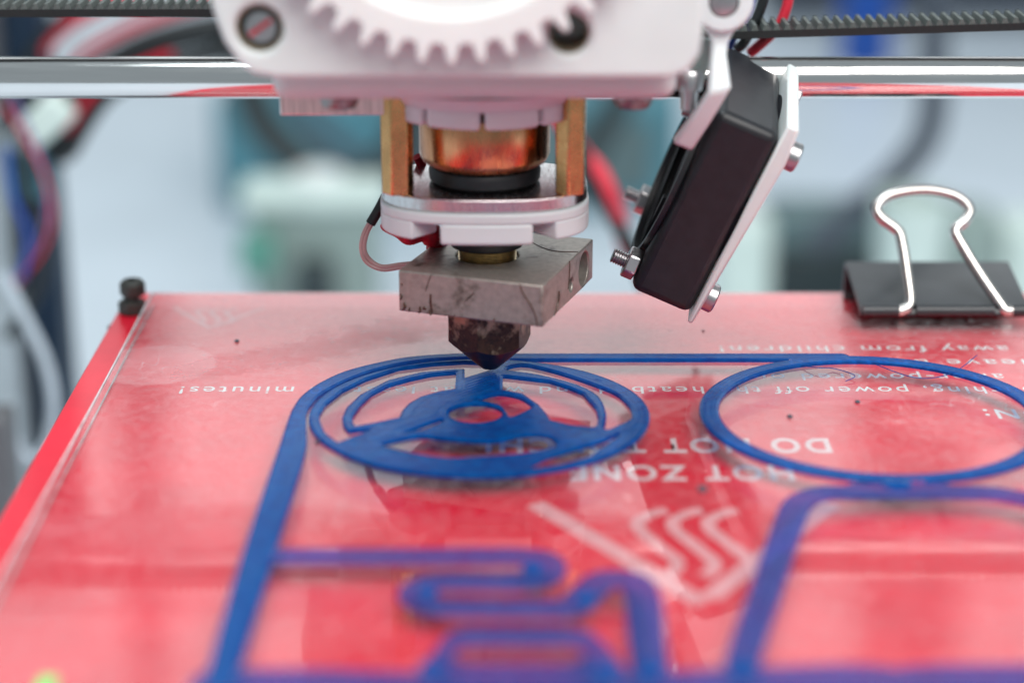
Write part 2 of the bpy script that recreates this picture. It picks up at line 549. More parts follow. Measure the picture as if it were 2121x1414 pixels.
def warning_sign(cx, apex_y, base_y, half, w, waves, wr):
    """triangle outline with three heat waves, its point towards the front"""
    ms = MB()
    pts = [(cx - half, base_y), (cx, apex_y), (cx + half, base_y)]
    for a, b in ((0, 1), (1, 2)):
        p, q = Vector((*pts[a], 0)), Vector((*pts[b], 0))
        d = (q - p).normalized(); nrm = Vector((-d.y, d.x, 0)) * w / 2
        # mitred: the left arm runs to the point, the right arm stops short of it
        if a == 1: p = p + d * w * 0.62
        ms.add([(p + nrm)[:2] + (-3.27,), (q + nrm)[:2] + (-3.27,), (q - nrm)[:2] + (-3.27,), (p - nrm)[:2] + (-3.27,)], [(0, 1, 2, 3)])
    ms.build('warning_triangle', 'silkthin', bed)
    for wx in waves:
        mw = MB()
        hgt = base_y - apex_y
        key_ = [(1.0, 0.08), (0.25, 0.10), (-0.75, 0.17), (-1.0, 0.24), (-0.6, 0.34), (0.4, 0.50), (1.0, 0.60), (0.9, 0.68), (0.3, 0.75)]
        pl = [Vector((p_.x, p_.y, 0)) for p_ in spline([(wx + wr * 1.25 * kx, base_y - hgt * ky, 0) for kx, ky in key_], 5)]
        n = len(pl) - 1
        vs, fs = [], []
        for i, p in enumerate(pl):
            tg = (pl[min(i + 1, n)] - pl[max(i - 1, 0)]).normalized()
            nr = Vector((-tg.y, tg.x, 0)) * wr * 0.55
            vs += [(p.x + nr.x, p.y + nr.y, -3.265), (p.x - nr.x, p.y - nr.y, -3.265)]
        for i in range(n):
            fs.append((2 * i, 2 * i + 1, 2 * i + 3, 2 * i + 2))
        mw.add(vs, fs).build('heat_wave', 'silkthin', bed)

warning_sign(27.7, -88.5, -53.5, 24.0, 3.4, (22.4, 28.0, 33.6), 2.1)
warning_sign(-61.0, 31.8, 45.2, 9.5, 1.1, (-64, -61, -58), 0.9)

ledm, lnt, lb, lo_ = nodes('green_led')
lb.inputs['Base Color'].default_value = (0.05, 0.5, 0.08, 1)
lb.inputs['Emission Color'].default_value = (0.05, 1.0, 0.10, 1)
lb.inputs['Emission Strength'].default_value = 0.55
MB().box((-63.8, -116.0, -3.298), (-61.4, -110.0, -3.23)).build('indicator_light', ledm, bed)

# ================================================================== GLASS PLATE
gp = MB().box((-74.6, -155, -3.2), (126, 45.9, 0.0)).build('glass_plate', 'glass', bevel=0.45)
tag(gp, 'clear glass plate with dried smears lying on the red heated bed', 'glass plate')
edge_highlight = pbr('glass_edge_highlight', (0.62, 0.60, 0.62), 0.6, var=0.25, vs=0.3)  # pale strips: highlight along the ground glass edge put into the colour
MB().box((-74.95, -154.5, -0.55), (-74.62, 45.4, -0.12)).build('ground_edge_highlight', edge_highlight, gp, bevel=0.08)
MB().box((-74.85, -154.5, -3.1), (-74.62, 45.4, -2.75)).build('ground_edge_highlight', edge_highlight, gp, bevel=0.08)

# ================================================================== BLUE PRINT (outlines as signed distances, millimetres)
TOP = 1.25
def sd_poly(px, py, poly):
    poly = np.array(poly, float)
    n = len(poly)
    d = np.full(px.shape, 1e9); s = np.ones(px.shape)
    j = n - 1
    for i in range(n):
        ex, ey = poly[j] - poly[i]
        wx, wy = px - poly[i, 0], py - poly[i, 1]
        t = np.clip((wx * ex + wy * ey) / (ex * ex + ey * ey + 1e-12), 0, 1)
        bx, by = wx - ex * t, wy - ey * t
        d = np.minimum(d, bx * bx + by * by)
        c1 = py >= poly[i, 1]; c2 = py < poly[j, 1]; c3 = ex * wy > ey * wx
        flip = (c1 & c2 & c3) | (~c1 & ~c2 & ~c3)
        s = np.where(flip, -s, s)
        j = i
    return s * np.sqrt(d)

def sd_line(px, py, pts, w, steps=5):
    P = spline([(x, y, 0) for x, y in pts], steps)
    d = np.full(px.shape, 1e9)
    for a, b in zip(P[:-1], P[1:]):
        ex, ey = b.x - a.x, b.y - a.y
        wx, wy = px - a.x, py - a.y
        t = np.clip((wx * ex + wy * ey) / (ex * ex + ey * ey + 1e-12), 0, 1)
        d = np.minimum(d, np.hypot(wx - ex * t, wy - ey * t))
    return d - w

def sd_ell(px, py, cx, cy_, a, b):
    k = np.hypot((px - cx) / a, (py - cy_) / b)
    return (k - 1) * min(a, b)

def smooth_poly(p, steps=3):
    return [(q.x, q.y) for q in spline([(x, y, 0) for x, y in p], steps, True)]

HOLES = {
    'gap_left': [(-29.8, -36.5), (-32.1, -32.5), (-33.4, -27.3), (-33.7, -24.6), (-33.0, -19.6), (-30.6, -13.1), (-26.7, -7.1), (-21.0, -1.5), (-15.0, 0.8), (-8.9, 1.9), (-2.3, 1.1), (-3.6, -1.8), (-8.7, -6.4), (-8.8, -1.8), (-10.8, -1.8), (-16.9, -3.5), (-22.7, -7.6), (-27.2, -14.7), (-29.2, -21.1), (-29.6, -25.8), (-29.1, -29.7), (-28.0, -32.2), (-24.1, -30.8), (-25.0, -32.2), (-29.4, -37.0)],
    'gap_right': [(1.7, 0.5), (6.2, -1.8), (10.9, -5.8), (15.3, -10.3), (18.5, -14.2), (20.2, -18.7), (20.9, -22.1), (20.8, -26.2), (18.7, -28.9), (15.9, -31.4), (16.5, -24.6), (15.5, -15.8), (11.8, -9.8), (4.9, -4.7), (-1.1, -2.1)],
    'pocket_left': [(-27.0, -29.7), (-23.5, -28.0), (-19.7, -25.8), (-19.2, -22.1), (-18.2, -18.9), (-16.4, -15.8), (-13.0, -13.1), (-10.3, -12.0), (-10.3, -3.5), (-14.8, -4.7), (-18.6, -7.1), (-22.5, -10.3), (-25.2, -14.7), (-26.8, -19.6), (-27.8, -25.1), (-27.6, -28.2)],
    'pocket_right': [(-1.7, -5.3), (-1.7, -12.5), (1.9, -14.2), (4.7, -19.6), (6.2, -24.6), (6.6, -26.9), (10.2, -29.3), (14.0, -30.3), (14.7, -29.3), (15.0, -25.5), (14.8, -21.7), (12.7, -14.2), (10.0, -11.0), (6.8, -8.1)],
    'hub_crescent': [(-5.7, -16.8), (-2.6, -14.4), (0.9, -15.8), (2.5, -18.0), (3.4, -20.1), (3.1, -21.7), (-0.1, -25.5), (-0.9, -23.7), (-1.6, -21.2), (-2.4, -19.6), (-5.0, -18.0)],
    'bottom_hole': [(-21.7, -37.6), (-18.9, -35.7), (-15.6, -34.2), (-11.7, -35.3), (-4.9, -36.7), (-1.0, -35.7), (1.6, -33.8), (6.0, -34.2), (7.4, -37.6), (6.2, -39.9), (0.8, -41.9), (-6.4, -43.2), (-9.7, -43.7), (-13.7, -42.8), (-17.1, -41.3), (-20.9, -39.1)],
    'slit_a': [(-18.6, -32.9), (-15.1, -29.1), (-12.3, -26.4), (-11.7, -27.1), (-13.0, -28.9), (-15.0, -31.4)],
    'slit_b': [(2.7, -47.4), (6.2, -43.2), (11.0, -39.5), (15.7, -36.1), (18.2, -33.1), (18.3, -33.8), (16.1, -37.6), (12.7, -43.2), (8.0, -46.4), (3.7, -48.2)],
}
SHARP = ('gap_left', 'slit_a', 'slit_b', 'pocket_left', 'pocket_right')
FR_OUT = [(-40.3, -121.0), (-40.2, -80.9), (-39.2, -39.3), (-38.9, -26.2), (-38.6, -21.1), (-37.6, -15.1), (-35.1, -9.0), (-31.0, -3.0), (-25.2, 1.6), (-19.3, 4.8), (-11.1, 6.5), (-3.0, 6.8)]
FR_IN = [(-36.2, -121.0), (-35.3, -79.3), (-34.5, -43.3), (-35.5, -29.6), (-36.0, -24.1), (-35.5, -19.4), (-33.8, -13.6), (-28.8, -5.9), (-23.1, -0.5), (-17.2, 2.6), (-11.0, 4.0), (-3.0, 4.4)]
FR = [(q.x, q.y) for q in spline([(x, y, 0) for x, y in FR_OUT], 4)] + [(q.x, q.y) for q in spline([(x, y, 0) for x, y in FR_IN[::-1]], 4)]

def f_wheel(x, y):
    d = sd_ell(x, y, -5.7, -24.0, 29.8, 27.4)
    d = np.maximum(d, -sd_ell(x, y, -6.4, -23.8, 4.7, 4.5))
    for k, p in HOLES.items():
        d = np.maximum(d, -sd_poly(x, y, p if k in SHARP else smooth_poly(p)))
    return d
def f_frame(x, y):
    d = sd_poly(x, y, FR)
    d = np.minimum(d, sd_line(x, y, [(-5, 4.9), (30, 4.9), (62, 4.9)], 1.75, 1))
    return d
def f_ring(x, y):
    d = sd_ell(x, y, 63.7, -24.2, 30.8, 29.4)
    return np.maximum(d, -sd_ell(x, y, 63.7, -24.2, 27.4, 26.3))
def f_squiggle(x, y):
    return sd_line(x, y, [(-36.1, -80.3), (-15.1, -80.3), (1.5, -80.3), (5.2, -82.6), (4.6, -87.0), (0.0, -88.6), (-6.0, -88.6), (-11.6, -89.0), (-13.9, -92.6), (-11.0, -96.2), (-5.0, -96.9), (3.0, -97.0), (8.2, -96.6), (10.6, -92.4), (13.5, -87.9), (17.5, -88.5), (18.7, -94.0), (18.5, -103.1), (18.4, -121.1)], 2.6, 6)
def f_tongue(x, y):
    d = sd_poly(x, y, smooth_poly([(-13.6, -121.1), (-12.2, -115.1), (-9.6, -106.6), (-7.0, -103.0), (0.0, -102.6), (8.0, -102.7), (11.6, -105.1), (14.5, -113.1), (15.6, -121.1)], 3))
    return np.maximum(d, -sd_line(x, y, [(-5.4, -110.4), (1.0, -110.4), (7.2, -110.4)], 2.5, 1))
def f_right(x, y):
    d = sd_line(x, y, [(30.4, -121.1), (30.9, -112.1), (36.6, -91.0), (42.5, -69.4), (45.4, -60.9), (49.7, -57.3), (56.2, -57.0), (72.3, -57.0), (79.3, -58.4), (84.3, -63.9), (88.3, -84.0), (91.3, -104.1)], 2.35, 5)
    return np.minimum(d, sd_line(x, y, [(55.2, -55.1), (62.2, -54.9), (69.3, -55.1)], 1.5, 1))
def f_bottom(x, y):
    d = sd_line(x, y, [(-38.1, -118.6), (-24.1, -118.6), (0.0, -120.3), (30.1, -118.3), (46.2, -117.3), (51.8, -119.1), (57.2, -117.3), (95.4, -117.7)], 4.2, 4)
    return d
PARTS = [('wheel', f_wheel, (-37, -56, 26, 5)), ('frame_bar', f_frame, (-42, -123, 65, 8)), ('round_loop', f_ring, (31, -57, 96, 6)),
         ('winding_strip', f_squiggle, (-38, -124, 22, -77)), ('slotted_tongue', f_tongue, (-16, -124, 18, -101)),
         ('slanted_bar', f_right, (27, -124, 95, -52)), ('base_strip', f_bottom, (-44, -126, 101, -112))]

def f_all(x, y):
    return np.minimum.reduce([f(x, y) for _, f, _ in PARTS])

prt = thing('printed_part', 'half-finished translucent blue plastic print with spoked wheel and round loop on the glass', 'plastic print', (0, -40, 0))

def march(name, fun, prior, box, h, parent, mat, TOP):
    x0, y0, x1, y1 = box
    nx, ny = int((x1 - x0) / h) + 1, int((y1 - y0) / h) + 1
    gx, gy = np.meshgrid(x0 + h * np.arange(nx), y0 + h * np.arange(ny), indexing='ij')
    own = fun(gx, gy)
    val = own.copy()
    for p in prior:
        val = np.maximum(val, -p(gx, gy) + 0.0)
    val = np.where(np.abs(val) < 1e-4, 1e-4, val)
    tot = f_all(gx, gy)
    inside = val < 0
    V, A, top, bot, key = [], [], [], [], {}
    def zt(s):
        q = min(1.0, max(0.0, -s) / 0.45)
        return TOP - 0.20 * (1 - q) ** 2
    def corner(i, j):
        k = (i, j)
        if k not in key:
            key[k] = len(V)
            V.append((gx[i, j], gy[i, j], zt(tot[i, j]))); A.append(bead(gx[i, j], gy[i, j], own[i, j]))
        return key[k]
    def cross(i, j, k_, l):
        k = (min((i, j), (k_, l)), max((i, j), (k_, l)))
        if k not in key:
            (a, b), (c, d) = k
            t = val[a, b] / (val[a, b] - val[c, d])
            s = tot[a, b] + (tot[c, d] - tot[a, b]) * t
            key[k] = len(V)
            X, Y = gx[a, b] + (gx[c, d] - gx[a, b]) * t, gy[a, b] + (gy[c, d] - gy[a, b]) * t
            V.append((X, Y, zt(s))); A.append(bead(X, Y, own[a, b] + (own[c, d] - own[a, b]) * t)); outer[key[k]] = s > -0.05
        return key[k]
    outer = {}
    F, walls = [], []
    cnt = inside[:-1, :-1].astype(int) + inside[1:, :-1] + inside[1:, 1:] + inside[:-1, 1:]
    for i, j in np.argwhere(cnt > 0):
        cs = [(i, j), (i + 1, j), (i + 1, j + 1), (i, j + 1)]
        poly, kinds = [], []
        for q in range(4):
            a, b = cs[q], cs[(q + 1) % 4]
            if inside[a]:
                poly.append(corner(*a)); kinds.append(0)
            if inside[a] != inside[b]:
                poly.append(cross(*a, *b)); kinds.append(1 if inside[a] else 2)   # 1 leaving, 2 entering
        if len(poly) < 3:
            continue
        F.append(tuple(poly))
        for q in range(len(poly)):
            if kinds[q] == 1 and kinds[(q + 1) % len(poly)] == 2:
                a, b = poly[q], poly[(q + 1) % len(poly)]
                if outer[a] or outer[b]:
                    walls.append((a, b))
    n = len(V)
    verts = [(x * MM, y * MM, z * MM) for x, y, z in V]
    low = {}
    allv = list(verts); att = list(A)
    def lowv(a):
        if a not in low:
            low[a] = len(allv)
            allv.append((V[a][0] * MM, V[a][1] * MM, 0.03 * MM)); att.append(A[a])
        return low[a]
    faces = list(F)
    for a, b in walls:
        faces.append((b, a, lowv(a), lowv(b)))
    me = bpy.data.meshes.new(name)
    me.from_pydata(allv, [], faces)
    at_ = me.attributes.new('bead', 'FLOAT', 'POINT')
    at_.data.foreach_set('value', np.array(att, dtype=np.float32))
    for p in me.polygons:
        p.use_smooth = True
    me.set_sharp_from_angle(angle=R(50))
    me.materials.append(M[mat])
    o = bpy.data.objects.new(name, me)
    COL.objects.link(o)
    attach(o, parent)
    return o

def bead(x, y, s):
    """outline beads near the edge, slanting infill strokes inside"""
    if s > -1.9:
        return s
    return 0.80 * x * 0.62 - 0.78 * y * 0.62

done = []
for nm, fn, bx_ in PARTS:
    march(nm, fn, done, bx_, 0.4 if nm in ('wheel', 'frame_bar', 'round_loop') else 0.6, prt,
          *(('blue', 0.72) if nm in ('wheel', 'frame_bar', 'round_loop') else ('blue_thin', 0.52)))
    done.append(fn)

for bx_, by_, br_ in ((3.0, -84.6, 1.6), (-12.2, -92.2, 1.5), (10.4, -94.0, 1.6), (-10.6, -114.6, 1.9), (12.6, -115.0, 1.8), (18.4, -114.6, 1.9), (30.6, -114.4, 2.1), (62, -54.2, 2.4)):
    MB().lathe([(br_, 0.40), (br_ * 0.95, 0.65), (br_ * 0.7, 0.85), (br_ * 0.25, 0.95)], at(bx_, by_), 20).build('plastic_blob', 'blue', prt, smooth=True)
for cx_, cy_, cr_ in ((-53.2, 14.6, 0.5), (-33.0, -36.0, 0.45), (37.5, 20.6, 0.3), (41.0, -9.0, 0.35), (61.6, -17.5, 0.5), (48.6, -24.6, 0.55), (30.5, -56.0, 0.9)):
    c_ = MB().lathe([(cr_ * 0.7, 0.0), (cr_, cr_ * 0.4), (cr_ * 0.7, cr_ * 0.9), (cr_ * 0.2, cr_)], at(cx_, cy_), 10).build('plastic_crumb', 'slate', smooth=True)
    tag(c_, 'tiny dark crumb of plastic lying on the smeared glass', 'crumb', 'crumbs on the glass')
for lab_, pts_ in (('fine curled string of blue plastic inside the round loop', [(54, 0.5, 0.3), (57, -2, 0.9), (60, -1.2, 0.4), (63, -5.6, 0.7), (61, -7.5, 0.3)]),
                   ('long fine string of blue plastic crossing the edge of the round loop', [(68, 1, 0.4), (74, -7, 0.8), (81, -4, 0.5), (88, 6, 0.4)])):
    tag(MB().tube(pts_, 0.08, 6, 8).build('plastic_string', 'blue', smooth=True), lab_, 'string', 'stray strings on the glass')

# ================================================================== SMOOTH ROD AND BELT
rod = MB().lathe([(3.7, -160), (4, -159.6), (4, 159.6), (3.7, 160)], frame((0, 30, 48.45), (1, 0, 0)), 64).build('smooth_rod', 'rod', smooth=True)
tag(rod, 'polished round steel rod running level behind the white carriage', 'rod')

belt = thing('timing_belt', 'black toothed rubber belt stretched above the polished steel rod', 'belt', (0, 36, 57))
def belt_z(x):
    if x < 0:
        return 61.2 + 0.002 * (x + 98)
    return 57.2 + (x - 50) * 0.030
tm = MB().prism([(-0.62, 0), (0.62, 0), (0.34, 1.05), (-0.34, 1.05)], frame((0, 0, 0), (0, -1, 0), (1, 0, 0)), -3.98, 3.98)
for x0, x1 in ((-125, -20), (18, 125)):
    MB().add([(x0, 32, belt_z(x0)), (x1, 32, belt_z(x1)), (x1, 40, belt_z(x1)), (x0, 40, belt_z(x0)),
              (x0, 32, belt_z(x0) - 1.5), (x1, 32, belt_z(x1) - 1.5), (x1, 40, belt_z(x1) - 1.5), (x0, 40, belt_z(x0) - 1.5)],
             [(0, 1, 2, 3), (7, 6, 5, 4), (4, 5, 1, 0), (5, 6, 2, 1), (6, 7, 3, 2), (7, 4, 0, 3)]).build('belt_band', 'belt', belt)
tooth0 = tm.build('tooth', 'tooth', smooth=True, angle=30)
tooth_me = tooth0.data
first = True
for x0, x1 in ((-112, -38), (30, 114)):
    x = x0
    while x < x1:
        o = tooth0 if first else bpy.data.objects.new('tooth', tooth_me)
        if not first:
            COL.objects.link(o)
        first = False
        o.location = (x * MM, 36 * MM, (belt_z(x) - 0.02) * MM)
        o.parent = belt
        o.matrix_parent_inverse = Matrix.Translation((0, -36 * MM, -57 * MM))
        x += 2.08

# ================================================================== EXTRUDER CARRIAGE
car = thing('extruder_carriage', 'white printed plastic extruder carriage with big gear sliding on the steel rod', 'carriage', (-8, 0, 56.5))
base = MB().box((-39.6, -26, 56.6), (27.2, 24, 66)).build('carriage_base', 'white', car, bevel=2.6, seg=4)
outline = [(-37.5, 62.6), (25.5, 62.6), (28.2, 63.8), (29.8, 66.6), (30.2, 70), (30.2, 96), (-49, 96), (-48.2, 80), (-47.0, 73), (-45.6, 68.5), (-43.6, 65.2), (-41, 63.2)]
plate = MB().prism(outline, FRONT, 27.5, 36).build('front_plate', 'white', car)
cut(plate, MB().lathe([(3.75, 30), (3.75, 40)], FRONT @ at(-39.9, 70.6), 40).lathe([(3.3, 20), (3.3, 40)], FRONT @ at(9.0, 69.8), 40))
md = plate.modifiers.new('bevel', 'BEVEL'); md.width = 0.9 * MM; md.segments = 3; md.limit_method = 'ANGLE'; md.angle_limit = R(50)
MB().box((-38, -27, 66.05), (26, 22, 96)).build('body_block', 'white', car, bevel=2)
b1 = MB().lathe([(2.2, 30.2), (2.9, 30.6), (2.9, 33.2), (2.5, 33.8), (0.9, 33.9)], FRONT @ at(-39.9, 70.4), 32).build('bolt', 'steel', car, smooth=True)
MB().box((-2.1, -0.35, 33.86), (2.1, 0.35, 34.15), FRONT @ at(-39.9, 70.4) @ Matrix.Rotation(R(35), 4, 'Z')).build('slot', 'redtape', b1)
MB().lathe([(3.74, 30.1), (3.74, 35.2), (3.45, 35.2), (3.45, 30.1)], FRONT @ at(-39.9, 70.6), 40, caps=False).build('bushing', 'bolthole', car, smooth=True)
MB().lathe([(3.29, 26.0), (3.29, 35.2), (3.0, 35.2), (3.0, 26.2), (0.1, 26.2)], FRONT @ at(9.0, 69.8), 40, caps=False).build('bushing', 'bolthole', car, smooth=True)
# big gear
G0, GN, RO, RI = (-9.4, 99.5), 44, 33.3, 30.3
pts = []
for k in range(GN):
    a0 = 2 * math.pi * k / GN - math.pi / 2
    st = 2 * math.pi / GN
    for fr_, rr in ((-0.34, RI), (-0.27, RI + 0.35), (-0.13, RO - 0.35), (-0.08, RO), (0.08, RO), (0.13, RO - 0.35), (0.27, RI + 0.35), (0.34, RI)):
        pts.append((rr * math.cos(a0 + fr_ * st), rr * math.sin(a0 + fr_ * st)))
gear = MB().prism(pts, FRONT @ at(*G0), 37.2, 42.5).build('gear', 'gearwhite', car)
cut(gear, MB().lathe([(25.5, 40.8), (26.5, 43.5)], FRONT @ at(*G0), 96))
md = gear.modifiers.new('bevel', 'BEVEL'); md.width = 0.35 * MM; md.segments = 2; md.limit_method = 'ANGLE'; md.angle_limit = R(60)
MB().box((-36, 24.1, 45.6), (24, 36.5, 64)).build('bearing_holder', 'white', car, bevel=1.5)
# groove mount under the base: flare plus a skirt of ten tabs
HX = -4.9
MB().lathe([(14, 52.6), (17.4, 52.6), (18.2, 53.8), (21, 55.4), (25, 56.55), (14, 56.55)], at(HX, 0), 72).build('mount_flange', 'milky', car, smooth=True)
for k in range(10):
    a0, a1 = -90 - 36 * k + 18 - 16.6 - 0.5, -90 - 36 * k + 18 + 16.6 - 0.5
    n = 8
    out_ = [(17.35 * math.cos(R(a0 + (a1 - a0) * i / n)), 17.35 * math.sin(R(a0 + (a1 - a0) * i / n))) for i in range(n + 1)]
    inn = [(12.6 * math.cos(R(a1 + (a0 - a1) * i / n)), 12.6 * math.sin(R(a1 + (a0 - a1) * i / n))) for i in range(n + 1)]
    MB().prism(out_ + inn, at(HX, 0), 49.4, 53.0).build('mount_tab', 'milky', car, bevel=0.7, seg=3)
MB().box((-40.2, -10, 50.5), (-17, 12, 56.55)).build('bottom_plate', 'brushed', car, bevel=0.25)
for sx in (-29.0, 20.3):
    so = MB().lathe([(1.5, 54.2), (2.7, 54.3), (3.25, 55.2), (3.3, 56.55)], at(sx, -19.5), 28).build('screw_head', 'darksteel', car, smooth=True)
    MB().box((-2.6, -0.35, 54.0), (2.6, 0.35, 54.4), at(sx, -19.5)).build('slot', 'black', so)

# ================================================================== HOT END
NX = -2.7
hot = thing('hot_end', 'hot end with copper barrel, brass spacers, burnt heater block and blackened nozzle', 'hot end', (NX, 0, 0.3))
def sup(a, b, e=2.7, n=72):
    P = []
    for k in range(n):
        t = 2 * math.pi * k / n
        P.append((a * math.copysign(abs(math.cos(t)) ** (2 / e), math.cos(t)), b * math.copysign(abs(math.sin(t)) ** (2 / e), math.sin(t))))
    return P
MB().lathe([(9.4, 49.5), (11.6, 49.5), (11.75, 49.0), (11.75, 41.6), (11.1, 40.3), (9.6, 39.5), (4, 39.3)], at(HX, 0), 72).build('copper_barrel', 'copper', hot, smooth=True)
MB().lathe([(8.0, 39.6), (9.7, 39.3), (10.1, 38.4), (10.0, 37.0), (9.2, 36.4), (8, 36.35)], at(HX, 0), 64).build('insulating_ring', 'black', hot, smooth=True)
MB().prism(sup(18.5, 13.6), at(HX, 0), 33.9, 36.3).build('clamp_plate', 'alu', hot, bevel=0.25)
for sx in (-15.2, 15.2):
    MB().prism(hexagon(2.9, 12 if sx < 0 else 20), at(HX + sx, -8.6), 36.32, 56.5).build('brass_spacer', 'brass', hot, bevel=0.3)
ring = MB().prism(sup(18.8, 13.9), at(HX, 0), 31.6, 33.85).build('retaining_ring', 'milky', hot, bevel=0.6, seg=3)
rp = sup(18.8, 13.9, n=120)
def ring_tab(a0, a1, zb):
    P = []
    k0, k1 = int(a0 / 3), int(a1 / 3)
    o_ = [rp[k % 120] for k in range(k0, k1 + 1)]
    i_ = [(x * 0.66, y * 0.60) for x, y in o_[::-1]]
    MB().prism(o_ + i_, at(HX, 0), zb, 31.9).build('ring_tab', 'milky', ring, bevel=0.7, seg=3)
ring_tab(186, 234, 28.6)
ring_tab(252, 291, 28.0)
ring_tab(306, 357, 28.6)
ring_tab(20, 75, 28.4)
ring_tab(105, 160, 28.4)
MB().lathe([(7.1, 31.9), (7.1, 25.2), (6.6, 24.3), (4.5, 24.2)], at(HX + 0.3, 0), 56).build('black_tube', 'black', hot, smooth=True)
prof = []
zz = 24.4
while zz > 21.6:
    prof += [(5.35, zz), (5.0, zz - 0.18), (5.35, zz - 0.36)]
    zz -= 0.4
MB().lathe(prof, at(HX + 0.4, 0), 56).build('threaded_neck', 'thread', hot, smooth=True, angle=20)
# heater block, turned about its axis
BM = Matrix.Translation((-2.5, 0.4, 0)) @ Matrix.Rotation(R(-19.3), 4, 'Z')
blk = MB().box((-13.6, -15.1, 14.5), (13.6, 14.9, 22.2), BM).build('heater_block', 'block', hot)
cut(blk, MB().lathe([(3.15, -6), (3.15, 20)], BM @ frame((0, 9.2, 18.0), (1, 0, 0)), 36)
    .lathe([(1.25, 3), (1.25, 20)], BM @ frame((0, 1.4, 17.3), (1, 0, 0)), 24)
    .lathe([(5.75, 21.5), (5.75, 30)], at(HX + 0.4, 0), 48))
md = blk.modifiers.new('bevel', 'BEVEL'); md.width = 0.3 * MM; md.segments = 2; md.limit_method = 'ANGLE'; md.angle_limit = R(50)
MB().lathe([(0.9, 6), (1.15, 6.2), (1.15, 11.2), (0.5, 11.3)], BM @ frame((0, 1.4, 17.3), (1, 0, 0)), 18).build('set_screw', 'steel', blk, smooth=True)
# drips of burnt filament on the front and right faces
def drip(pts, r, fl=0.45):
    MB().tube([BM @ Vector(p) for p in pts], lambda t: r * (0.45 + 0.55 * math.sin(math.pi * min(1, t * 0.9 + 0.1))), 8, 5, flat=fl).build('burnt_drip', 'burnt', blk, smooth=True)
F_ = -15.12
drip([(9.4, F_, 22.1), (9.9, F_, 20.6), (11.3, F_, 18.6), (12.3, F_, 16.6), (12.6, F_, 14.6)], 0.24)
drip([(-7.2, F_, 22.1), (-7.8, F_, 20.6), (-8.4, F_, 18.8)], 0.16)
drip([(-7.4, F_, 18.4), (-7.4, F_, 16.6), (-7.1, F_, 14.8)], 0.24)
drip([(0.9, F_, 19.6), (0.0, F_, 18.6), (-0.9, F_, 17.7)], 0.20)
random.seed(3)
for cx_, cz_, rr in ((-13.0, 17.2, 0.55), (-12.7, 15.6, 0.75), (-11.6, 15.0, 0.5), (-9.6, 15.2, 0.6), (-8.5, 15.6, 0.45), (-7.6, 14.9, 0.5), (-3.0, 14.8, 0.3), (4.5, 14.9, 0.35), (-12.9, 19.6, 0.3)):
    k_ = [(cx_ + random.uniform(-.5, .5) * rr, F_ + 0.02, cz_ + rr * q + random.uniform(-.2, .2) * rr) for q in (-0.9, -0.3, 0.3, 1.0)]
    drip(k_, rr, 0.25)
drip([(13.62, -6.0, 18.4), (13.62, -6.6, 16.2), (13.62, -8.5, 14.6)], 0.30)
drip([(13.62, 0.2, 22.2), (13.62, 0.1, 19.8), (13.62, -0.6, 17.0)], 0.14)
drip([(13.4, 6.0, 22.22), (9.5, 5.0, 22.22), (6.2, 6.5, 22.22), (3.0, 9.4, 22.22)], 0.22)
# nozzle: hexagon then cone
nozz = MB().prism(hexagon(7.75, 14), at(-4.1, -3.4), 5.2, 14.45).build('nozzle', 'nozzle', hot)
# chamfer the hexagon with a cone so its corners run out into the point
cone = MB().lathe([(12, 15), (12, 10.6), (7.4, 7.0), (2.6, 2.5), (1.5, 1.55), (0.8, 1.3), (0.1, 1.28)], at(-4.1, -3.4), 64).build('cutter_cone', 'black')
nozz2 = MB().prism(hexagon(7.75, 14), at(-4.1, -3.4), 0.3, 14.45).build('tmp_hex', 'nozzle')
mdn = nozz2.modifiers.new('i', 'BOOLEAN'); mdn.operation = 'INTERSECT'; mdn.object = cone; mdn.solver = 'EXACT'
bpy.context.view_layer.update()
me = bpy.data.meshes.new_from_object(nozz2.evaluated_get(bpy.context.evaluated_depsgraph_get()))
nozz.data = me
me.materials.clear(); me.materials.append(M['nozzle'])
for p in me.polygons: p.use_smooth = True
me.set_sharp_from_angle(angle=R(28))
bpy.data.objects.remove(nozz2); bpy.data.objects.remove(cone)
md = nozz.modifiers.new('bevel', 'BEVEL'); md.width = 0.25 * MM; md.segments = 2; md.limit_method = 'ANGLE'; md.angle_limit = R(30)
# leads of the temperature sensor and the red taped heater cable
for d in (0, 0.55):
    MB().tube([(-26.2 + d, 5, 26.9), (-27.4 + d, 5, 24.6), (-27.9 + d, 5, 21.8), (-27.0 + d, 5, 19.2 + d), (-24.2, 4.6, 17.9 + d), (-20.6, 3.6, 18.6 + d), (-16.8, 2.4, 19.4 + d)], 0.42, 8, 6).build('sensor_lead', 'pinkwire', hot, smooth=True)
MB().tube([(-23.2, 6, 31.6), (-24.5, 5.4, 29.2), (-26.1, 5, 26.6)], 0.95, 10, 5).build('heat_shrink', 'blackwire', hot, smooth=True)
MB().tube([(-21.0, 7, 40), (-22.4, 6.6, 34.6), (-23.4, 6, 31.4)], 0.6, 8, 5).build('blue_lead', 'bluewire', hot, smooth=True)
MB().tube([(-22.6, 3, 28.2), (-21.0, 2.5, 26.4), (-18.4, 2.0, 25.6), (-15.4, 2.6, 25.4), (-14.2, 5.0, 23.6), (-13.8, 7, 21.0)], lambda t: 1.9 + 0.35 * math.sin(t * 21), 12, 6).build('red_tape', 'redtape', hot, smooth=True)
MB().tube([(-17.6, 10, 38.0), (-16.9, 10.5, 36.6), (-16.0, 11, 34.0)], 0.9, 10, 5).build('red_lead', 'redtape', hot, smooth=True)

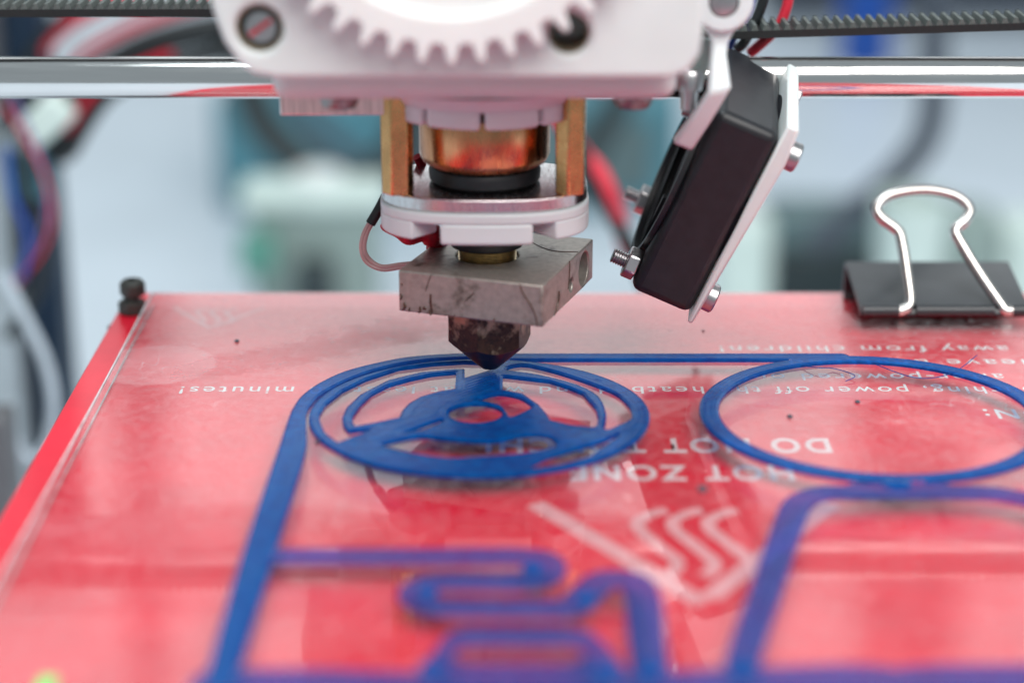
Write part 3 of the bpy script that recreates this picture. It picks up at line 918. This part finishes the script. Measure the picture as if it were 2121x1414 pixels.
# ================================================================== COOLING FAN
fan = thing('cooling_fan', 'tilted black plastic cooling fan on a white bracket aimed at the nozzle', 'fan', (28, 0, 10))
W = Vector((0.125, 0.985, 0.107)).normalized()
T = Vector((0.925, 0.0, -0.385)); T = (T - W * T.dot(W)).normalized()
Lx = W.cross(T).normalized()
if Lx.z < 0: Lx = -Lx
O = Vector((21.5, 0, 15.4))                       # bottom left front corner
FM = Matrix((T, W, Lx)).transposed().to_4x4(); FM.translation = O
# local axes: x = thickness, y = depth, z = height
hs = MB().box((0, 0, 0), (12.2, 38.5, 38.5), FM).build('fan_housing', 'fan', fan)
cut(hs, MB().lathe([(17.6, -2), (17.6, 16)], FM @ frame((0, 19.25, 19.25), (1, 0, 0)), 64))
md = hs.modifiers.new('bevel', 'BEVEL'); md.width = 1.8 * MM; md.segments = 4; md.limit_method = 'ANGLE'; md.angle_limit = R(50)
hub = MB().lathe([(8.5, 1.2), (9.0, 1.8), (9.0, 10.5), (8.5, 11)], FM @ frame((0, 19.25, 19.25), (1, 0, 0)), 36).build('fan_hub', 'fan', fan, smooth=True)
for k in range(7):
    a = Matrix.Rotation(2 * math.pi * k / 7, 4, 'Z')
    fm = FM @ frame((0, 19.25, 19.25), (1, 0, 0)) @ a
    MB().add([fm @ Vector(p) for p in [(8.9, -3, 2), (17.0, -5, 2.4), (17.0, 5, 9.6), (8.9, 3, 9.8), (8.9, -3.8, 2.6), (17.0, -5.8, 3.0), (17.0, 4.2, 10.2), (8.9, 2.2, 10.4)]],
             [(0, 1, 2, 3), (7, 6, 5, 4), (0, 4, 5, 1), (1, 5, 6, 2), (2, 6, 7, 3), (3, 7, 4, 0)]).build('fan_blade', 'fan', hub)
for k in range(3):
    a = Matrix.Rotation(R(120 * k + 30), 4, 'Z')
    fm = FM @ frame((0, 19.25, 19.25), (1, 0, 0)) @ a
    MB().box((7, -0.9, 0.2), (18, 0.9, 1.6), fm).build('fan_strut', 'fan', fan)
# raised rim on the outlet side
MB().lathe([(18.9, -1.0), (18.9, 0.1), (17.7, 0.1), (17.7, -1.0), (18.9, -1.0)], FM @ frame((0, 19.25, 19.25), (1, 0, 0)), 64, caps=False).build('fan_rim', 'fan', fan, smooth=True)
# white guard plate, thicker towards the top
gd = MB().add([FM @ Vector(p) for p in [(12.25, -0.4, -1.2), (13.3, -0.4, -1.2), (15.2, -0.2, 34), (14.6, 0, 41.0), (12.25, 0, 41.0),
                                       (12.25, 39, -1.2), (13.3, 39, -1.2), (15.2, 39, 34), (14.6, 39, 41.0), (12.25, 39, 41.0)]],
              [(0, 1, 2, 3, 4), (9, 8, 7, 6, 5), (0, 5, 6, 1), (1, 6, 7, 2), (2, 7, 8, 3), (3, 8, 9, 4), (4, 9, 5, 0)]).build('guard_plate', 'white', fan)
cut(gd, MB().lathe([(17.2, 5), (17.2, 25)], FM @ frame((0, 19.25, 19.25), (1, 0, 0)), 48))
md = gd.modifiers.new('bevel', 'BEVEL'); md.width = 0.5 * MM; md.segments = 2; md.limit_method = 'ANGLE'; md.angle_limit = R(50)
def thread_prof(r, x0, x1):
    P = []; x = x0; k = 0
    while x < x1:
        P.append((r if k % 2 else r - 0.22, x)); x += 0.24; k += 1
    return P
for (yy, zz_) in ((3.6, 3.6), (34.9, 3.6), (3.6, 34.9), (34.9, 34.9)):
    xg = 13.4 + 1.7 * zz_ / 36
    bo = MB().lathe(thread_prof(1.45, -5.2, 0) + thread_prof(1.2, 0, 12), FM @ frame((0, yy, zz_), (1, 0, 0)), 20).build('bolt', 'steel', fan, smooth=True, angle=15)
    MB().prism(hexagon(3.1, 12), FM @ frame((0, yy, zz_), (1, 0, 0)), -2.5, -0.12).build('nut', 'steel', bo, bevel=0.35)
    hd = MB().lathe([(1.4, xg - 0.6), (2.7, xg - 0.1), (2.75, xg + 1.8), (2.5, xg + 2.1), (1.2, xg + 2.1), (1.2, xg + 1.4), (0.1, xg + 1.4)], FM @ frame((0, yy, zz_), (1, 0, 0)), 28).build('bolt_head', 'steel', bo, smooth=True)
# bracket: an eye at the top, an arm that bends towards the fan
br = MB()
sec = [((32.4, 66.8), (39.0, 67.6), -11.0), ((34.0, 63.6), (36.9, 63.4), -11.6), ((33.9, 61.5), (36.6, 61.5), -12.6), ((33.3, 55.6), (37.2, 56.6), -16.0), ((30.6, 50.4), (34.2, 50.0), -13.4), ((27.9, 45.6), (31.4, 44.2), -10.5)]
vs, fs = [], []
for (a, b, y) in sec:
    vs += [(a[0], y, a[1]), (b[0], y, b[1]), (b[0], y + 3.4, b[1]), (a[0], y + 3.4, a[1])]
for i in range(len(sec) - 1):
    for k in range(4):
        k2 = (k + 1) % 4
        fs.append((4 * i + k, 4 * i + k2, 4 * i + 4 + k2, 4 * i + 4 + k))
fs += [(0, 1, 2, 3), (23, 22, 21, 20)]
br.add(vs, fs)
arm = br.build('bracket_arm', 'milky', fan, bevel=0.7, seg=3)
eye = MB().lathe([(2.6, 10.4), (2.6, 13.2), (4.6, 13.2), (5.1, 12.7), (5.1, 9.5), (4.6, 9.0), (2.6, 9.0), (2.6, 10.4)], FRONT @ at(35.7, 70.6), 40, caps=False).build('bracket_eye', 'milky', fan, smooth=True)
MB().lathe([(2.55, 8), (2.55, 12.4), (2.2, 13), (1.1, 13.2)], FRONT @ at(35.7, 70.6), 28).build('pivot_bolt', 'steel', fan, smooth=True)
MB().tube([(31.5, -6.5, 55.0), (33.6, -6.2, 63.2)], 0.8, 8, 1, flat=2.2).build('bracket_strap', 'sage', fan)
sb = MB().lathe([(1.5, 51.5), (1.6, 55), (2.3, 55), (2.4, 57.6), (1.9, 58.4), (0.5, 58.6)], at(30.6, -9.5), 24).build('clamp_screw', 'steel', fan, smooth=True)
# supply leads
MB().tube([(47.0, 41, 51.0), (48.5, 40, 52.6), (51.9, 40, 56.0), (53.4, 40, 59.5), (53.9, 40, 63), (53.5, 41, 70)], 1.05, 10, 6).build('red_lead', 'redwire', fan, smooth=True)
MB().tube([(44.2, 39, 52.2), (45.3, 38, 53.6), (47.1, 38, 57.3), (48.3, 38, 60.4), (49.0, 38, 64), (49.4, 39, 70)], 1.0, 10, 6).build('black_lead', 'blackwire', fan, smooth=True)
MB().tube([(42.0, 42, 50.4), (44.4, 43, 56), (46.6, 43, 60), (47.2, 43, 70)], 1.2, 10, 6).build('blue_lead', 'bluewire', fan, smooth=True)

# ================================================================== BINDER CLIP on the back edge
clip = thing('binder_clip', 'black binder clip with bright wire handle gripping the back edge of the bed', 'binder clip', (86, 36, 0))
CX0, CX1 = 69.6, 103.6
prof = [(28.6, 0.15), (28.2, 1.0), (28.8, 1.9), (30.0, 2.0), (48.6, 5.6), (50.6, 4.6), (51.3, -9), (49.8, -10.3), (30, -7.4), (30, -6.8), (49.0, -9.3), (49.8, -8.5), (49.2, 3.8), (48.2, 4.5), (30.4, 0.9), (29.6, 0.15)]
MB().prism([(y, z) for y, z in prof], frame((0, 0, 0), (1, 0, 0), (0, 1, 0)), CX0, CX1).build('clip_body', 'clipblack', clip, bevel=0.3)
for a, b in ((CX0 + 0.4, 77.4), (80.6, 96.4), (99.8, CX1 - 0.4)):
    MB().lathe([(0.9, a), (1.25, a + 0.1), (1.25, b - 0.1), (0.9, b)], frame((0, 29.0, 1.5), (1, 0, 0)), 20).build('rolled_jaw', 'clipblack', clip, smooth=True)
def hp(x, s):
    return (x + 0.4, 28.8 + 16.5 * s, 1.5 + 20.6 * s)
MB().tube([(76.2, 29, 1.5), (77.8, 29, 1.5), hp(79.2, 0.06), hp(79.0, 0.3), hp(78.4, 0.56), hp(77.6, 0.66), hp(74.6, 0.76), hp(73.8, 0.85), hp(76.2, 0.94), hp(80.6, 0.985), hp(85.4, 0.99), hp(90.2, 0.94), hp(92.6, 0.84), hp(91.6, 0.74), hp(89.4, 0.66), hp(90.2, 0.56), hp(93.6, 0.3), hp(97.2, 0.06), (98.6, 29, 1.5), (100.4, 29, 1.5)], 1.15, 12, 5).build('wire_handle', 'wire', clip, smooth=True)

# small dark corner bolt with nut at the back left of the bed
cb = thing('corner_bolt', 'small dark steel bolt and nut at the back corner of the red bed', 'bolt', (-78.4, 41.6, -14))
MB().lathe([(1.5, -14), (1.5, 3.4), (1.1, 3.9)], at(-78.4, 41.6), 20).build('shank', 'dullsteel', cb, smooth=True)
MB().prism(hexagon(2.9, 20), at(-78.4, 41.6), -3.25, -0.6).build('nut', 'dullsteel', cb, bevel=0.3)
MB().lathe([(2.3, 0.6), (2.6, 1.0), (2.6, 3.0), (2.0, 3.7), (1, 3.9)], at(-78.1, 41.8), 24).build('bolt_head', 'dullsteel', cb, smooth=True)
MB().prism(hexagon(2.2, 0), at(-81.0, 38.5), -9, -5.0).build('lower_nut', 'dullsteel', cb, bevel=0.3)

# ================================================================== LEFT SIDE: frame post, channel, wires
po = thing('frame_post', 'grey steel upright of the printer frame at the left of the bed', 'post', (-165, 250, -230))
MB().box((-180, 230, -230), (-152.6, 262, 160)).build('upright', 'zinc', po, bevel=0.8)
MB().box((-165, 118, -230), (-127.8, 130, -58)).build('side_rail', 'post', po, bevel=1)
MB().box((-165, 130.1, -228), (-140, 229.9, -190)).build('foot_rail', 'post', po, bevel=1)
nb = thing('cable_channel', 'dark navy cable channel fixed beside the steel upright', 'cable channel', (-149, 250, -230))
MB().box((-152.4, 246, -230), (-141.5, 262, 160)).build('channel', 'navy', nb, bevel=0.8)
MB().box((-152.9, 243.5, -36), (-140.9, 245.9, -16)).build('channel_clip', 'teal', nb, bevel=0.5)
cn = thing('plug_connector', 'pale plastic plug hanging among the wires beside the upright', 'connector', (-139, 226, -11))
pm = Matrix.Translation((-138.5, 226, -8)) @ Matrix.Rotation(R(-40), 4, 'Y')
MB().box((-6, -4, -5), (10, 5, 5), pm).build('plug_body', 'mint', cn, bevel=1.5)
MB().box((-11, -3.2, -4.2), (-6.02, 4.0, 4.0), pm).build('plug_end', 'zinc', cn, bevel=0.8)

def cable(name, label, pts, r, mat, group='wires at the left of the printer', cat='wire'):
    o = MB().tube(pts, r, 10, 8).build(name, mat, smooth=True)
    return tag(o, label, cat, group)
wl = [('red wire arching from the upright behind the rod, thickest of the bundle', [(-150, 250, -22), (-145, 250, 4), (-136, 248, 16), (-122, 246, 24), (-100, 246, 34)], 2.7, 'redwire'),
      ('pale grey wire lying over the red wires of the bundle', [(-146, 247, -16), (-138, 245, 5), (-127, 243, 15), (-112, 243, 23), (-84, 243, 33)], 0.9, 'whitewire'),
      ('second red wire below the pale grey wire of the bundle', [(-142, 254, -18), (-134, 254, 3), (-122, 253, 12), (-102, 252, 20), (-70, 252, 28)], 1.6, 'redwire'),
      ('black wire at the lower edge of the wire bundle', [(-138, 240, -22), (-130, 240, -2), (-116, 240, 9), (-96, 240, 16), (-60, 240, 22)], 4.2, 'blackwire'),
      ('dark wire along the top of the bundle under the belt', [(-149, 238, -16), (-145.5, 238, 4), (-140, 238, 14), (-128, 238, 26)], 1.5, 'blackwire'),
      ('short dark red wire inside the black part of the bundle', [(-133, 234, -12), (-124, 234, 0), (-113, 234, 6), (-100, 234, 11)], 1.3, 'redtape'),
      ('second black wire below the dark red wire of the bundle', [(-134, 238, -20), (-120, 238, -1), (-100, 238, 7.5), (-76, 238, 13), (-60, 238, 15)], 2.8, 'blackwire'),
      ('purple wire hanging in a bow beside the upright', [(-141, 202, 8), (-135, 202, -8), (-132.5, 202, -22), (-136, 202, -36), (-146, 202, -50)], 0.6, 'purplewire'),
      ('pale red wire hanging in the widest bow beside the upright', [(-142, 200, 4), (-134, 200, -12), (-131, 200, -27), (-135, 200, -39), (-146, 200, -52)], 0.45, 'redwire'),
      ('black wire crossing the bows beside the upright', [(-139, 203, -4), (-138.5, 203, -24), (-134.5, 203, -38), (-138, 203, -52), (-148, 203, -66)], 1.6, 'blackwire'),
      ('dark blue wire nearest the navy channel', [(-142, 198, -8), (-141.5, 198, -22), (-138, 198, -34), (-141, 198, -46)], 1.0, 'bluewire')]
for lab, pts_, r_, m_ in wl:
    cable('wire', lab, pts_, r_, m_)
tag(MB().tube([(-139, 170, -36), (-134, 170, -48), (-129, 170, -62), (-128, 170, -76), (-131, 170, -87), (-136, 170, -91), (-140, 170, -84)], 1.6, 10, 8).build('plastic_tube', 'clear', smooth=True), 'pale clear plastic tube hanging beside the red bed', 'tube')

# ================================================================== BACKGROUND on the table
tc_ = thing('equipment_case', 'large teal metal equipment case standing behind the hot end', 'case', (-40, 980, -230))
MB().box((-190, 900, -230), (108, 1090, -152)).build('case_body', 'teal', tc_, bevel=6)
MB().box((-60, 896.5, -215), (90, 900, -168)).build('front_panel', 'greybox', tc_, bevel=1)
tag(MB().tube([(-146, 700, -70), (-139, 700, -108), (-130, 700, -127), (-114, 700, -143), (-96, 700, -156), (-78, 700, -153), (-62, 700, -139), (-51, 700, -113), (-44, 700, -70)], 11, 12, 8).build('cable_loop', 'charcoal', smooth=True), 'thick dark cable hanging in a loop before the teal case', 'cable')
tag(MB().tube([(-128, 760, -80), (-125, 760, -107), (-115, 760, -132), (-99, 760, -149), (-80, 760, -161), (-50, 760, -160), (-20, 760, -120), (-16, 760, -80)], 5, 12, 8).build('cable_loop', 'slate', smooth=True), 'thinner slate cable hanging in the loop beside the thick dark one', 'cable')
tag(MB().tube([(66, 700, -60), (62, 700, -90), (56, 700, -112), (44, 700, -134), (36, 700, -152), (20, 700, -172), (0, 700, -190)], 8, 12, 8).build('cable', 'charcoal', smooth=True), 'dark cable slanting down behind the brass spacer beside the fan', 'cable')
tag(MB().tube([(10, 180, 14), (15.6, 180, 0), (20.3, 180, -8), (23.7, 180, -16), (28.5, 180, -24.4), (33.3, 180, -32.8), (38, 180, -44)], 2.2, 12, 8).build('cable', 'blackwire', smooth=True), 'thin black lead between the hot end and the fan', 'cable')
tag(MB().tube([(12, 178, 6), (18.6, 184, -5), (23.5, 178, -9), (27.0, 175, -15.5), (29.5, 180, -23), (31.5, 185, -33), (37, 178, -39), (42, 178, -48)], 2.1, 12, 8).build('cable', 'redwire', smooth=True), 'red lead twisted round the thin black lead behind the fan', 'cable')
mo = thing('motor_unit', 'motor with pale mint printed cap and green plug behind the bed', 'motor', (-100, 650, -230))
MB().box((-132, 622, -230), (-68, 648, -149)).build('motor_case', 'sage', mo, bevel=3)
MB().box((-138, 618, -148.9), (-61, 650, -136)).build('printed_cap', 'mint', mo, bevel=5, seg=3)
MB().lathe([(13, -136), (13, -132), (10, -130)], at(-98, 634), 28).build('cap_boss', 'white', mo, smooth=True)
MB().box((-137, 606, -178), (-119, 621.8, -158)).build('green_plug', 'green', mo, bevel=2)
MB().box((-109, 606, -230), (-90, 621.8, -172)).build('cable_outlet', 'charcoal', mo, bevel=2)
gb = thing('power_supply', 'grey green metal box with dark lower half behind the bed', 'box', (170, 720, -230))
MB().box((138, 680, -230), (240, 712, -188)).build('lower_case', 'charcoal', gb, bevel=3)
MB().box((138, 681, -187.9), (240, 712, -164)).build('upper_case', 'greybox', gb, bevel=4)
wc = thing('plastic_block', 'pale mint plastic block standing beside the grey green box', 'plastic block', (117, 640, -230))
MB().box((102, 620, -230), (133, 645, -152)).build('block_body', 'mint', wc, bevel=7, seg=3)
MB().lathe([(10, -152), (10, -144), (7, -141)], at(117, 633), 24).build('block_knob', 'white', wc, smooth=True)
cup = thing('plastic_cup', 'white plastic cup standing behind the binder clip', 'cup', (192, 575, -230))
MB().lathe([(13, -230), (18, -128), (16.8, -128), (12, -228)], at(192, 575), 40).build('cup_wall', 'mint', cup, smooth=True)
tag(MB().lathe([(15, -230), (15, -150), (12, -144), (5, -142)], at(228, 615), 36).build('jar', 'sage', smooth=True), 'sage green jar standing beside the white cup', 'jar')
tag(MB().box((250, 625, -230), (300, 660, -158)).build('carton', 'mint', bevel=4), 'pale carton standing beyond the sage green jar', 'carton')
tag(MB().tube([(202, 600, -30), (202, 600, -61), (204, 600, -88), (201, 600, -106), (189, 600, -123), (173, 600, -138), (150, 600, -160)], 7, 12, 8).build('cable', 'slate', smooth=True), 'slate grey cable sweeping down behind the binder clip', 'cable')
bt = thing('canister', 'round cobalt blue canister far behind the belt and rod', 'canister', (302, 1350, -230))
MB().lathe([(22, -230), (23, -226), (23, -120), (18, -113), (10, -112)], at(302, 1350), 40).build('canister_body', 'blue_obj', bt, smooth=True)
MB().lathe([(10, -112), (10, -104), (8, -102)], at(302, 1350), 28).build('canister_lid', 'slate', bt, smooth=True)
sl = thing('slate_panel', 'dark slate panel standing upright at the far end of the table', 'panel', (700, 1570, -230))
MB().box((240, 1560, -230), (1200, 1580, 20)).build('panel_sheet', 'slate', sl, bevel=2)
MB().box((300, 1580.1, -230), (320, 1660, -180)).build('panel_foot', 'slate', sl, bevel=2)
MB().box((1100, 1580.1, -230), (1120, 1660, -180)).build('panel_foot', 'slate', sl, bevel=2)
